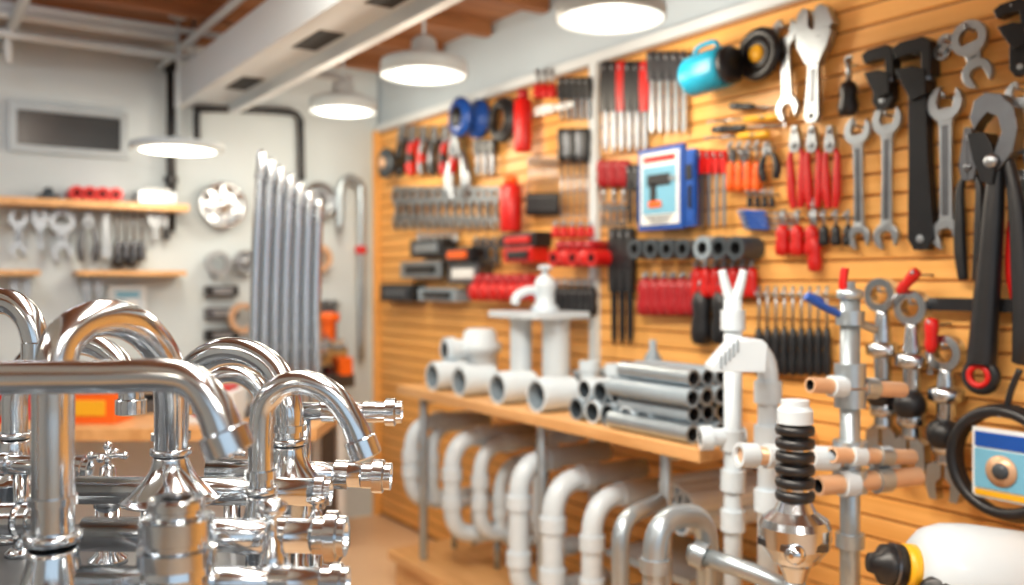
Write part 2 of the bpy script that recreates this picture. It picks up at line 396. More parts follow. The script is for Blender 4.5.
for i,(x1,y1,x2,y2,g) in enumerate([(708,122,782,116,'yellow'),(712,130,784,125,'black'),(706,138,770,134,'yellow'),(730,106,782,108,'black')]):
    hang('','driver',x1,y1,x2,y2,8,b=b,grip=g,fr=.5,bottom=i%2==0)
b.done('yellow_screwdriver_set')
row('orange_chisel_set','driver',731,757,4,143,192,8,grip='orange',fr=.62)
b=B()
for i in range(4): hang('','driver',738+i*2,212+i*5,792,214+i*5,6,b=b,grip='blue',fr=.55,bottom=False)
b.done('blue_file_set')
row('nut_driver_set','driver',759,827,9,288,376,8,grip='black',fr=.55,grips=['black'])
row('hex_key_set','blade',702,724,4,150,228,6,grip='red',fr=.3)
row('wood_chisel_set','blade',733,745,2,150,190,6,grip='steel_dark',fr=.3)
row('hacksaw_blade_set','blade',652,684,5,52,134,8,grip='steel_dark',fr=.35)
row('file_set','blade',606,645,6,62,152,8,grip='black',mat='steel_dark',fr=.55,grips=['black','black','red'])
row('long_chisel_set','blade',614,630,3,228,345,8,grip='black',mat='black_metal',fr=.55)
row('red_handled_pliers_set','driver',604,624,3,160,200,10,grip='red_dark',fr=.7,bottom=False)
row('black_tool_set','blade',630,637,2,165,225,6,grip='black',mat='black_metal')
row('small_spanner_set','wrench',604,624,4,203,228,6,mat='steel_dark')
row('punch_set','driver',750,772,4,190,208,5,grip='black',fr=.6)
hang('tin_snips','pliers',768,142,770,180,18,grip='black')
b=B(); p1=PW(690,78,.10);p2=PW(738,62,.10); ax=(p2-p1).normalized()
R=.062
b.lathe(p1,ax,[(0,0),(R*.85,0),(R,.015),(R,.14),(R*.85,.16)],'teal',28); b.lathe(p1,ax,[(R*.9,.155),(R*.9,.17),(R*.7,.18),(0,.18)],'black',28)
b.lathe(p1,ax*-1,[(R*.8,0),(R*.6,.012),(0,.014)],'lightblue',28)
b.tube([p1+ax*.02+UP*R*.9,p1+ax*.035+UP*R*1.35,p1+ax*.1+UP*R*1.35,p1+ax*.12+UP*R*.9],.008,'teal')
b.cyl(p1+ax*.08,(0.0,(p1+ax*.08).y,(p1+ax*.08).z),.008,'steel'); b.done('work_light')
b=B(); c=PW(759,54,.05)
b.torus(c,(1,0,0),.062,.016,'black'); b.lathe(c+V((-.02,0,0)),(1,0,0),[(0,0),(.022,0),(.026,.01),(.026,.03)],'yellow',20)
b.lathe(c+V((-.01,0,0)),(1,0,0),[(.03,0),(.055,0),(.055,.02),(.03,.02)],'black',24); b.cyl(c,(0,c.y,c.z),.006,'steel'); b.done('tape_reel')
b=B()
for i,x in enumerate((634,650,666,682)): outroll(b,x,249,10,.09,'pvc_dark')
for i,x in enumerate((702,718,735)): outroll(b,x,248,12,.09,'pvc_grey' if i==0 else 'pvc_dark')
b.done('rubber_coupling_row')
row('red_grip_set','driver',646,692,6,274,316,13,grip='red_dark',fr=.9)
row('red_grip_set','driver',697,752,7,262,298,10,grip='red',fr=.85)
row('black_grip_set','driver',702,722,2,280,345,17,grip='black',fr=.85)
def card(name,x0,y0,x1,y1,off,mats,wall='R',pic=False):
    pf=PW if wall=='R' else PB
    a=pf(x0,y0,off);c=pf(x1,y1,off);b=B();m=(a+c)/2
    if wall=='R': sz=lambda f,g,t:(t,abs(a.y-c.y)*f,abs(a.z-c.z)*g); o=V((-1,0,0)); s=V((0,-1,0)); hw=abs(a.y-c.y)
    else: sz=lambda f,g,t:(abs(a.x-c.x)*f,t,abs(a.z-c.z)*g); o=V((0,-1,0)); s=V((1,0,0)); hw=abs(a.x-c.x)
    hh=abs(a.z-c.z)
    b.box(m,sz(1,1,.016),mats[0]); b.box(m+o*.009,sz(.86,.88,.006),mats[1])
    if pic:
        b.box(m+o*.013+UP*hh*.36,sz(.7,.07,.003),'red'); b.box(m+o*.013-UP*hh*.02,sz(.74,.58,.002),'lightblue')
        b.box(m+o*.015+UP*hh*.10,sz(.5,.14,.004),'black'); b.box(m+o*.015+UP*hh*.10+s*hw*.29,sz(.12,.06,.004),'steel')
        b.box(m+o*.015-UP*hh*.06-s*hw*.12,sz(.14,.26,.004),'black'); b.box(m+o*.0155-UP*hh*.19-s*hw*.08,sz(.28,.08,.005),'orange')
        for i in range(3): b.box(m+o*.013-UP*hh*(.34+.035*i),sz(.6-.1*i,.015,.002),'pvc_dark')
    else:
        b.box(m+o*.013+UP*hh*.2,sz(.6,.2,.004),mats[2]); b.box(m+o*.013-UP*hh*.12+s*hw*.1,sz(.3,.3,.006),mats[3])
        b.box(m+o*.013-UP*hh*.1-s*hw*.22,sz(.2,.2,.006),mats[4])
    b.cyl(m+UP*hh*.42,m+UP*hh*.42-o*(off-.001),.004,'steel',n=8)
    b.done(name,.001)
card('drill_blister_pack',640,151,685,228,.05,['blue','card'],pic=True)
card('tool_pack',687,150,697,226,.05,['blue','blue','black','black','blue'])
hang('basin_wrench','basin',882,278,884,470,34,off=.05,bevel=0)
hang('basin_wrench','basin',913,290,911,480,36,off=.05)
hang('basin_wrench','basin',946,335,946,500,38,off=.05)
hang('red_lever','driver',932,318,930,372,13,off=.08,grip='red',fr=.65,bottom=False)
hang('red_lever','driver',918,270,888,305,11,off=.08,grip='red',fr=.65,bottom=False)
hang('blue_lever','driver',806,296,836,310,11,off=.12,grip='blue',fr=.6,bottom=False)
b=B(); a=PW(925,302,.03);c=PW(1030,308,.03); b.box(((a+c)/2),(.02,abs(a.y-c.y),.03),'black'); b.box((a+c)/2+V((.02,0,0)),(.018,.04,.02),'black'); b.done('magnetic_tool_bar')
b=B(); c=PW(1006,464,.09)
for i in range(3): b.torus(c+V((-.018*i+.015,0,.003*i)),(1,0,0),.118-.003*i,.013,'black',44)
b.box(c+V((-.02,-.005,.0)),(.006,.135,.155),'card'); b.box(c+V((-.025,-.005,.052)),(.004,.12,.032),'blue'); b.box(c+V((-.025,-.005,-.012)),(.006,.12,.085),'lightblue')
b.lathe(c+V((-.028,-.005,-.012)),(-1,0,0),[(.034,0),(.034,.004),(0,.004)],'copper',24); b.lathe(c+V((-.032,-.005,-.012)),(-1,0,0),[(.018,0),(.018,.003),(0,.003)],'pvc_dark',24); b.box(c+V((-.025,-.005,-.066)),(.004,.12,.012),'yellow')
b.tube([c+V((0,0,.11)),c+V((0,-.01,.16)),c+V((.0,-.03,.21))],.007,'black'); b.cyl(c+V((-.03,0,.11)),(0,c.y,c.z+.11),.005,'steel')
b.done('flexible_hose_coil')
# ---- far bay
b=B()
c=PW(468,118,.08); b.lathe(c+V((-.06,0,0)),(1,0,0),[(0,0),(.05,0),(.085,.01),(.085,.03),(.06,.035),(.06,.09),(.085,.1),(.085,.12)],'blue',26); b.lathe(c+V((-.064,0,0)),(1,0,0),[(0,0),(.045,0),(.045,.01)],'black'); b.cyl(c,(0,c.y,c.z),.01,'steel')
b.done('hose_reel')
b=B(); c=PW(503,120,.05); b.torus(c,(1,0,0),.075,.02,'black'); b.torus(c+V((-.02,0,0)),(1,0,0),.06,.012,'black'); b.cyl(c+V((-.01,0,.07)),(0,c.y,c.z+.07),.005,'steel'); b.done('cable_coil')
def block(b,x0,y0,x1,y1,off,th,mat):
    a=PW(x0,y0,off);c=PW(x1,y1,off);m=(a+c)/2
    b.box(m+V((th/2,0,0)),(th,abs(a.y-c.y),abs(a.z-c.z)),mat)
def canister(name,x,y0,y1,rp,mat,cap,off=.07):
    b=B(); a=PW(x,y1,off);t=PW(x,y0,off); R=abs(PW(x,y0+rp,off).z-t.z); h=(t-a).length
    b.lathe(a,UP,[(0,0),(R*.9,0),(R,.01),(R,h*.8),(R*.6,h*.88)],mat,20); b.lathe(a,UP,[(R*.62,h*.86),(R*.62,h),(0,h)],cap,20)
    b.cyl(a+UP*h*.6,(0,a.y,a.z+h*.6),.006,'steel'); b.done(name)
canister('red_sealant_bottle',523,90,152,9,'red','red_dark'); canister('red_sealant_bottle',511,176,232,11,'red','orange')
row('ring_spanner_set','wrench',398,496,13,186,230,9,top='ring',bot='open',mat='steel')
row('hanging_bit_set','driver',530,556,6,158,216,5,grip='black',fr=.4,grips=['black'])
row('long_screwdriver_set','driver',562,586,5,128,216,6,grip='black',fr=.4,bottom=False,grips=['black','steel_dark'])
row('allen_key_set','blade',478,492,3,140,176,6,grip='black',mat='steel_dark')
hang('tin_snips','pliers',458,134,459,200,20,grip='steel')
row('plumbing_pliers_set','pliers',404,448,5,126,174,13,grips=['black','red','steel_dark'])
hang('brush_roll','blade',536,112,575,104,10,grip='card',mat='card',fr=.5)
row('awl_set','driver',538,552,3,70,98,6,grip='red',fr=.5)
row('black_file_set','blade',562,588,5,78,120,6,grip='black',mat='steel_dark',fr=.5)
row('red_awl_set','driver',556,590,5,222,238,6,grip='red',fr=.7)
b=B(); c=PW(386,163,.09); b.lathe(c+V((-.02,0,0)),(1,0,0),[(0,0),(.03,0),(.075,.008),(.075,.03),(.05,.04),(.05,.11)],'pvc_dark',24); b.lathe(c+V((-.03,0,0)),(1,0,0),[(0,0),(.03,0),(.03,.02)],'copper'); b.done('pipe_cutter_wheel')
for (x0,y0,x1,y1,m1,m2) in [(410,240,442,256,'black','steel'),(400,262,440,278,'steel','black'),(444,248,470,262,'black','orange'),(448,264,478,284,'steel_dark','card'),(380,284,412,302,'black','steel_dark'),(418,288,455,302,'pvc_grey','black'),(500,234,535,246,'black','red'),(503,248,532,262,'red','black')]:
    b=B(); block(b,x0,y0,x1,y1,.08,.08,m1); 
    a=PW(x0,y0,.086);c=PW(x1,y1,.086); b.box((a+c)/2,(.012,abs(a.y-c.y)*.7,abs(a.z-c.z)*.5),m2)
    b.done('fitting_box',.003)
row('small_wrench_set','wrench',478,496,3,236,268,8,mat='steel_dark')
b=B()
for i in range(7): outroll(b,471+i*9.5,292,9,.13,'red',hole=False)
for i in range(6): outroll(b,476+i*9.5,281,7,.11,'red_dark',hole=False)
b.done('red_foam_roll_stack')
b=B()
for i in range(5): outroll(b,553+i*9.5,258,8.5,.11,'red',hole=(i%2==0))
for i in range(4): outroll(b,558+i*9.5,246,6,.1,'red_dark',hole=False)
b.done('red_foam_roll_stack')
row('black_screwdriver_set','driver',558,592,6,280,316,8,grip='black',fr=.8)
row('bit_holder_set','driver',420,456,6,232,242,4,grip='steel',fr=.6)

# ------------------------------------------------------------------ display shelf and plinth
SZ=.83; SX=-.457; SY0=1.60; SY1=3.27
b=B(); b.box((SX/2-.001,(SY0+SY1)/2,SZ-.0175),(-SX,SY1-SY0,.035),'shelf_wood')
for yy in (SY0+.18,2.35,SY1-.12):
    b.box((-.2,yy,SZ-.05),(.38,.025,.03),'galv'); b.cyl((-.40,yy,.15),(-.40,yy,SZ-.035),.016,'galv')
b.done('display_shelf',.003)
b=B(); b.box((-.235,1.8,.13),(.45,3.1,.04),'shelf_wood'); b.box((-.225,1.8,.055),(.42,3.05,.11),'shelf_wood'); b.done('display_plinth',.004)
def elbowpath(pts,rad,k=5):
    out=[pts[0]]
    for i in range(1,len(pts)-1):
        a,p_,c=V(pts[i-1]),V(pts[i]),V(pts[i+1]); u=(a-p_).normalized();w=(c-p_).normalized()
        s=p_+u*rad;e=p_+w*rad
        for j in range(k+1):
            t=j/k; out.append((1-t)**2*s+2*t*(1-t)*p_+t*t*e)
    out.append(pts[-1]); return out
def cbend(px,xf,zt,zb,r,mat='pvc',xb=-.06,dy=0.0,name='pvc_pipe_bend'):
    y=PW(px,450,-xf).y; b=B()
    pts=elbowpath([V((xb,y+dy,zt)),V((xf,y,zt)),V((xf,y,zb)),V((xb,y+dy,zb))],.11,7)
    b.tube(pts,r,mat,16,smooth=False)
    for q,ax in ((V((xf+.13,y+dy*.3,zt)),V((1,0,0))),(V((xf,y,zt-.13)),UP),(V((xf,y,zb+.13)),UP),(V((xf+.13,y+dy*.3,zb)),V((1,0,0)))):
        b.ring(q,ax,r*1.2,r*.95,.045,mat,18)
    b.cyl((xf+.2,y+dy*.5,zb-r+.004),(xf+.2,y+dy*.5,.15),.012,'galv'); b.done(name)
cbend(411,-.42,.68,.36,.030); cbend(432,-.33,.66,.34,.026); cbend(452,-.42,.665,.30,.032); cbend(480,-.34,.64,.30,.028)
cbend(519,-.43,.655,.21,.035); cbend(553,-.43,.625,.205,.035); cbend(592,-.40,.60,.21,.032); cbend(540,-.25,.70,.3,.028); cbend(500,-.25,.56,.26,.026)
b=B()
for k,(px,py) in enumerate([(622,512),(644,520),(666,526),(632,494),(655,500),(677,505)]):
    a=P(px,py,2.45); a=V((-.33,a.y,a.z)); b.pipe(a,a+V((.31,-.02,.0)),.034,'pvc',.028,inner='pvc_grey')
b.box((-.17,1.95,.42),(.3,.36,.02),'galv'); 
for yy in (1.8,2.1): b.cyl((-.17,yy,.15),(-.17,yy,.42),.012,'galv')
b.done('pvc_pipe_stack')
b=B()
G=P
b.tube(elbowpath([G(652,800,1.95),G(655,520,1.95),G(706,512,2.05),G(712,700,2.05)],.075,7),.026,'galv',16,smooth=False)
b.ring(G(655,565,1.95),UP,.033,.025,.03,'galv'); b.done('galvanised_gooseneck')
b=B(); b.tube(elbowpath([G(622,800,2.2),G(620,520,2.2),G(660,502,2.35)],.07,6),.022,'galv',16,smooth=False); b.done('galvanised_gooseneck')
b=B(); b.tube(elbowpath([G(690,552,2.0),G(760,575,1.9),G(860,625,1.8)],.04,6),.020,'galv',16,smooth=False); b.ring(G(700,555,1.985),G(860,625,1.8)-G(690,552,2.0),.03,.02,.03,'galv'); 
b.cyl(G(760,575,1.9),V((G(760,575,1.9).x,G(760,575,1.9).y,.15)),.012,'galv'); b.done('galvanised_branch_pipe')
# shelf-top goods
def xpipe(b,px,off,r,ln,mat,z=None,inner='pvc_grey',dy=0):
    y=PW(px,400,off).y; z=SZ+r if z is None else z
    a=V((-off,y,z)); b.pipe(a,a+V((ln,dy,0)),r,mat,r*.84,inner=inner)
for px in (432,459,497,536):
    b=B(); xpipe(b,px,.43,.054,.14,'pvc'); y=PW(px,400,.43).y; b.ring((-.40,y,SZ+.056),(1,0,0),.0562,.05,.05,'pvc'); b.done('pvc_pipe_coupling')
def elbow(px,off,z,r,name='pvc_elbow',mat='pvc'):
    b=B(); y=PW(px,370,off).y; zc=z+r*1.2
    pts=elbowpath([V((-off-.06,y,zc)),V((-off+.05,y,zc)),V((-off+.05,y,zc+.11))],.06,6)
    b.tube(pts,r,mat,16,smooth=False,caps=True)
    b.ring(pts[0]+V((.012,0,0)),(1,0,0),r*1.2,r*.8,.035,mat,18); b.ring(pts[-1]-UP*.012,UP,r*1.2,r*.8,.035,mat,18)
    b.lathe(pts[0]-V((.0008,0,0)),(1,0,0),[(r*.8,0),(0,.0002)],'pvc_grey',16); b.lathe(pts[-1]+V((0,0,.0008)),UP,[(r*.8,0),(0,.0002)],'pvc_grey',16)
    b.done(name)
for px,off in ((578,.24),(604,.24),(632,.22),(452,.17)): elbow(px,off,SZ,.03)
b=B(); c=V(PW(480,370,.2)); c.z=SZ; c.y=PW(480,340,.2).y
b.lathe(c,UP,[(.09,0),(.09,.04),(.07,.05),(.07,.13),(.088,.14),(.088,.17),(.07,.18),(.066,.215),(.05,.23),(0,.232)],'pvc',26)
b.pipe(c+V((-.15,.02,.15)),c+V((0,0,.15)),.04,'pvc'); b.ring(c+V((-.13,.017,.15)),(1,0,0),.05,.04,.03,'pvc'); b.done('pvc_tee_fitting')
b=B()
c1=PW(521,350,.22);c2=PW(556,350,.16); zt=PW(540,318,.20).z
for c,r in ((c1,.04),(c2,.05)):
    b.lathe(V((c.x,c.y,SZ)),UP,[(r*1.25,0),(r*1.25,.02),(r,.03),(r,zt-SZ-.02),(r*1.15,zt-SZ)],'pvc',24)
m=(c1+c2)/2; b.box((m.x,m.y,zt+.012),(.24,.30,.024),'pvc')
t=PW(545,312,.20); b.lathe(V((t.x,t.y,zt+.024)),UP,[(.05,0),(.05,.015),(.035,.03),(.035,.07),(.042,.09),(.03,.12),(.012,.13),(.012,.15),(.03,.155),(.02,.165),(0,.168)],'pvc',22)
b.tube([V((t.x,t.y,zt+.08)),V((t.x-.05,t.y+.02,zt+.1)),V((t.x-.1,t.y+.03,zt+.08)),V((t.x-.11,t.y+.03,zt+.05))],.016,'pvc')
b.done('white_tap_display_stand',.003)
b=B()
for i,px in enumerate((576,592,608,626,643)): xpipe(b,px,.42,.034,.10,'pvc_grey' if i%2==0 else 'pvc',inner='pvc_dark')
for i,px in enumerate((584,600,617,634)): xpipe(b,px,.41,.032,.10,'pvc_grey' if i%2 else 'pvc',z=SZ+.034+.06,inner='pvc_dark')
b.done('grey_pipe_pile')
b=B()
for r_ in range(4):
    for i in range(4-(r_>1)):
        z=SZ+.025+r_*.047; x=-.42+i*.052+(r_%2)*.024
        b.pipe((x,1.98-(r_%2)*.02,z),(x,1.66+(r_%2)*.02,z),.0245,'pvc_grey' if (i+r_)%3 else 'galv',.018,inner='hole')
b.done('grey_pipe_pile')
b=B()
for (px,h,r) in ((575,.10,.04),(600,.12,.035),(655,.15,.045),(690,.12,.04),(628,.1,.04),(715,.13,.03)):
    c=PW(px,380,.12); c=V((-.09,c.y,SZ)); b.lathe(c,UP,[(r,0),(r,h*.45),(r*.7,h*.5),(r*.7,h*.8),(r*.85,h*.82),(r*.85,h),(r*.6,h),(r*.6,h*.9),(0,h*.9)],'pvc_grey',20)
c=PW(653,350,.1); b.lathe((c.x,c.y,SZ),UP,[(.04,0),(.04,.1),(.03,.12),(.03,.17),(.012,.2),(.012,.23),(0,.23)],'pvc_grey',18)
b.done('grey_fitting_group')

# ------------------------------------------------------------------ pipe stand on the right
def drop(q,z=.15): return V((q.x,q.y,z))
b=B(); t=P(850,300,1.95); b.cyl(drop(t),t,.021,'galv')
for y_,r_,h_ in ((318,.03,.03),(375,.033,.05),(398,.033,.04),(452,.036,.05),(480,.036,.05),(540,.03,.03)):
    b.ring(P(850,y_,1.95),UP,r_,.02,h_,'galv')
b.lathe(t,UP,[(.022,0),(.03,.004),(.03,.02),(.012,.026),(.012,.04)],'galv',6)
tl=P(844,294,1.95); b.tube([tl,P(843,282,1.95),P(845,268,1.95)],.009,'red'); b.tube([P(847,318,1.95),P(822,306,1.93),P(806,296,1.92)],.008,'blue'); b.tube([P(852,314,1.95),P(858,322,1.95),P(876,330,1.97)],.009,'galv')
for (xa,ya,xb_,yb,r) in ((810,385,903,390,.017),(832,455,912,457,.017),(818,486,918,476,.021)):
    a=P(xa,ya,1.9);c=P(xb_,yb,2.0); b.pipe(a,c,r,'copper',r*.7)
    for f in (.28,.62): b.ring(a.lerp(c,f),c-a,r*1.35,r,.035,'pvc' if f<.5 else 'galv')
b.lathe(drop(t),UP,[(.07,0),(.07,.01),(.03,.03)],'galv',20); b.done('pipe_riser_stand')
b=B(); a=P(742,455,1.88);c=P(842,459,1.94); b.cyl(a,c,.019,'copper'); 
for f,l in ((.05,.04),(.3,.035),(.8,.06)): b.ring(a.lerp(c,f),c-a,.026,.018,l,'pvc')
b.done('copper_cross_pipe')
b=B(); t=P(733,300,2.2); b.cyl(drop(t),t,.022,'pvc'); 
for s in(-1,1): b.tube([P(733,304,2.2),P(733+s*6,290,2.2),P(733+s*11,270,2.2)],[.018,.013,.010],'pvc')
for y_ in (320,440,480,520): b.ring(P(733,y_,2.2),UP,.030,.020,.05,'pvc')
a=P(700,438,2.2);c=P(745,436,2.2); b.pipe(a,c,.022,'pvc'); b.ring(P(706,438,2.2),c-a,.03,.02,.03,'pvc'); b.done('pvc_riser_pipe')
b=B(); q=P(768,440,2.1)
b.tube(elbowpath([drop(q),P(768,349,2.1),P(735,347,2.05)],.07,7),.024,'pvc',18,smooth=False)
for y_ in (392,436,500): b.ring(P(768,y_,2.1),UP,.032,.022,.05,'pvc')
b.done('pvc_swan_neck')
b=B(); c=P(738,357,2.0); R=Matrix.Rotation(-YAW,3,'Z')
b.M=Matrix.Translation(c)@R.to_4x4()
b.prism([(x,z) for x,z in [(-.066,-.03),(-.066,-.018),(-.02,.036),(.045,.04),(.055,.03),(.05,-.03)]],-.04,.04,'pvc')
for i in range(5): b.box((-.047+i*.009,-.041,-.008+i*.009),(.005,.004,.03),'pvc_grey')
b.M=Matrix.Identity(4); b.done('white_pump_head',.004)
b=B(); c=P(795,560,1.75); k=1.75/900
def yz(y): return (560-y)*k
b.lathe(drop(c),UP,[(.02,0),(.02,c.z-.15)],'galv',16)
prof=[(0,-.04),(.02,-.04),(.03,-.01),(.045,0),(.05,.01),(.066,.03),(.068,yz(525)),(.062,yz(518)),(.04,yz(510)),(.03,yz(500))]
b.steps(c,UP,prof,'chrome_soft',28)
b.ring(c+UP*yz(540),UP,.074,.05,.012,'steel_dark',6)
for y_ in (494,481,468,455,442,429): b.lathe(c+UP*yz(y_),UP,[(.026,-.012),(.036,-.010),(.038,-.002),(.036,.006),(.026,.008)],'black',24)
b.cyl(c+UP*yz(500),c+UP*yz(420),.026,'black')
for y_ in (488,448): b.ring(c+UP*yz(y_),UP,.030,.02,.006,'chrome',24)
b.steps(c,UP,[(.026,yz(424)),(.034,yz(423)),(.034,yz(410)),(.027,yz(406)),(.027,yz(400)),(0,yz(399))],'pvc',24)
b.ball(c+V((-.05,-.04,.03)),.02,'chrome'); b.done('water_filter_valve')
b=B(); a=P(912,568,1.75); c=P(1090,592,1.75); ax=(c-a).normalized(); L=(c-a).length
b.lathe(a,ax,[(.03,0),(.06,.004),(.080,.022),(.093,.055),(.098,.10),(.098,L-.03),(.05,L)],'pvc',36)
b.lathe(a,ax,[(.038,-.02),(.044,-.018),(.046,.006),(.03,.008)],'yellow',24)
b.lathe(a,ax,[(0,-.085),(.018,-.085),(.022,-.07),(.038,-.06),(.042,-.022)],'black',24); b.ring(a-ax*.04,ax,.0425,.03,.006,'steel_dark')
g=a+ax*.16; b.tube([g,g+V((.02,.02,-.1)),g+V((.05,.02,-.2))],[.035,.03,.034],'pvc'); 
dside=(P(980,570,1.7)-P(980,570,1.75)).normalized()
b.lathe(a+ax*.055+dside*.06-UP*.045,dside,[(.036,0),(.036,.03),(.028,.036),(0,.036)],'black',24)
b.done('cordless_drill')
q=P(980,560,1.75); simple_box('tool_ledge',(-.42,q.y-.3,q.z-.25),(-.002,q.y+.0,q.z-.22),'shelf_wood')

# ------------------------------------------------------------------ back wall goods
a=PB(-60,197,.0);c=PB(178,197,0); zs=PB(0,198,.1).z
simple_box('storage_shelf',(a.x,YB-.2,zs-.03),(c.x,YB-.001,zs),'shelf_wood')
z2=PB(0,270,.08).z
simple_box('storage_shelf',(a.x,YB-.16,z2-.022),(PB(36,270).x,YB-.001,z2),'shelf_wood')
simple_box('storage_shelf',(PB(72,270).x,YB-.16,z2-.022),(c.x,YB-.001,z2),'shelf_wood')
b=B()
for i in range(4):
    q=PB(77+i*13,187,.17); q=V((q.x,YB-.17,zs+.032)); b.pipe(q,q+V((0,.12,0)),.031,'red',.014)
b.done('red_tape_roll_row')
b=B(); q=PB(155,187,.1); b.box((q.x,YB-.1,zs+.03),(.17,.12,.06),'steel'); b.box((q.x,YB-.1,zs+.065),(.12,.1,.012),'card'); b.done('parts_tin',.008)
b=B(); q=PB(48,187,.1); b.lathe((q.x,YB-.1,zs),UP,[(.04,0),(.045,.02),(.02,.03),(.02,.05),(0,.055)],'pvc_dark'); b.lathe((q.x+.1,YB-.1,zs),UP,[(.03,0),(.03,.03),(0,.035)],'red'); b.done('valve_cap_pair')
for x,kd,y2,w,kk in ((18,'wrench',258,20,{}),(40,'adjust',250,18,{}),(62,'wrench',262,26,{'top':'ring'}),(88,'pliers',262,20,{'grip':'steel_dark'}),(106,'blade',258,10,{'grip':'steel','top':False}),(155,'adjust',240,16,{}),(166,'blade',240,8,{'grip':'black','top':False})):
    hang('hanging_'+{'wrench':'wrench','adjust':'adjustable_wrench','pliers':'pliers','blade':'scraper'}[kd],kd,x,210,x,y2,w,wall='B',off=.06,**kk)
row('socket_row','driver',118,142,4,208,262,9,wall='B',off=.06,grip='steel_dark',fr=.4)
b=B()
for i,x in enumerate((118,132)): b.ball(PB(x,262,.08)-V((0,0,0)),.028,'black'); b.cyl(PB(x,262,.08),PB(x,262,0),.006,'steel')
b.done('black_knob_pair')
for x in (14,26,86,98):
    hang('hanging_scraper','blade',x,280,x+2,318,9,wall='B',off=.05,grip='steel')
card('instruction_card',108,286,146,314,.03,['card','pvc','lightblue','card','pvc_grey'],wall='B')
def disc(name,px,py,rp,mat,kind=0):
    b=B(); c=PB(px,py,.06); R=abs(PB(px,py+rp,.06).z-c.z)
    if kind==0:
        b.lathe(c+V((0,-.02,0)),(0,1,0),[(0,.0),(R*.3,.0),(R*.35,.02),(R*.8,.025),(R*.85,0),(R,.0),(R,.03)],mat,30)
        for k in range(4):
            a=k*math.pi/4; b.box(c+V((0,-.012,0)),(R*1.6,.012,R*.12),mat,Matrix.Rotation(a,3,'Y'))
    else: b.ring(c,(0,1,0),R,R*.66,.04,mat); 
    b.cyl(c+V((0,0,R*.8)),(c.x,YB-.001,c.z+R*.8),.006,'steel'); b.done(name)
disc('valve_handwheel',222,205,23,'chrome_soft'); disc('valve_handwheel',318,200,18,'steel'); disc('pipe_flange',218,263,12,'steel',1); disc('pipe_flange',243,318,15,'copper',1)
disc('pipe_flange',318,258,14,'copper',1); disc('valve_handwheel',245,262,12,'steel')
b=B()
for i in range(3):
    a=PB(206,286+i*22,.04);c=PB(238,296+i*22,.04); b.box((a+c)/2+V((0,.015,0)),(abs(a.x-c.x),.05,abs(a.z-c.z)),'black' if i!=1 else 'steel_dark')
    b.box((a+c)/2+V((0,-.01,0)),(abs(a.x-c.x)*.6,.02,abs(a.z-c.z)*.5),'steel')
b.done('fitting_organiser')
b=B(); 
for i in range(3):
    x=320+i*7; b.tube([PB(x,300,.05),PB(x,372,.05)],.014,'pvc_dark',smooth=False)
b.box(PB(327,304,.03),(.12,.058,.02),'steel'); b.done('dark_tube_rack')
b=B(); b.tube([PB(361,360,.08),PB(361,200,.08),PB(357,183,.08),PB(348,178,.08),PB(340,190,.08),PB(340,230,.08)],.020,'galv'); b.ring(PB(361,250,.08),UP,.03,.02,.04,'red'); b.cyl(PB(361,300,.08),PB(361,300,0.001),.01,'galv'); b.done('wall_water_pipe')
a=PB(338,400,.4); 
b=B(); X0=a.x; X1=-.50
b.box(((X0+X1)/2,YB-.25,.36),(X1-X0,.46,.70),'paint_white'); b.box(((X0+X1)/2,YB-.25,.725),(X1-X0+.02,.49,.03),'shelf_wood')
n=2
for i in range(n):
    w=(X1-X0)/n; b.box((X0+w*(i+.5),YB-.485,.4),(w*.9,.012,.55),'card'); b.cyl((X0+w*(i+.5)-.04,YB-.50,.6),(X0+w*(i+.5)+.04,YB-.50,.6),.006,'steel')
b.done('storage_cabinet',.003)
def machine(x,y,z,s,body,acc,name):
    b=B(); b.box((x,y,z+.03*s),(.22*s,.16*s,.06*s),'steel_dark')
    b.lathe((x-.12*s,y,z+.15*s),(1,0,0),[(0,0),(.05*s,0),(.09*s,.02*s),(.09*s,.12*s),(.06*s,.14*s),(.06*s,.20*s),(.03*s,.22*s)],body,22)
    b.lathe((x+.02*s,y,z+.2*s),UP,[(.03*s,0),(.03*s,.08*s),(.05*s,.09*s),(.05*s,.12*s),(0,.13*s)],acc,16)
    b.torus((x-.12*s,y,z+.15*s),(1,0,0),.1*s,.012*s,'steel'); b.box((x+.07*s,y-.05*s,z+.09*s),(.06*s,.06*s,.08*s),acc)
    b.done(name,.002)
w=X1-X0
machine(X0+w*.28,YB-.3,.74,1.1,'chrome_soft','orange','water_pump'); machine(X0+w*.75,YB-.2,.74,.95,'chrome_soft','red','water_pump')

# workbench with chrome tube rack
bz=.80
b=B(); b.M=Matrix.Translation(CAM-UP*H)@Matrix.Rotation(-YAW,4,'Z')
rx=(338-512)/900*3.1; lx=-2.2
b.box(((lx+rx)/2,3.0,bz-.02),(rx-lx,.5,.04),'shelf_wood')
for x in (lx+.05,rx-.05):
    for y in (2.8,3.2): b.box((x,y,(bz-.04)/2),(.05,.05,bz-.04),'steel_dark')
b.box(((lx+rx)/2,3.0,.3),(rx-lx-.1,.44,.03),'shelf_wood'); b.box(((lx+rx)/2,3.2,.55),(rx-lx-.1,.02,.4),'paint_white')
b.M=Matrix.Identity(4); b.done('workbench',.003)
b=B()
for i in range(7):
    xt=261+i*9.6; xb_=253+i*10.6; d=3.0
    t=P(xt,150+i*8,d); bo=P(xb_,426,d); bo.z=bz+.01
    b.tube([bo,bo.lerp(t,.5)-RT*.006,bo.lerp(t,.93),t],[.0175,.017,.016,.006],'chrome',16)
    b.ring(bo.lerp(t,.9),t-bo,.019,.015,.012,'steel')
q=P(284,420,3.0); q.z=bz+.012
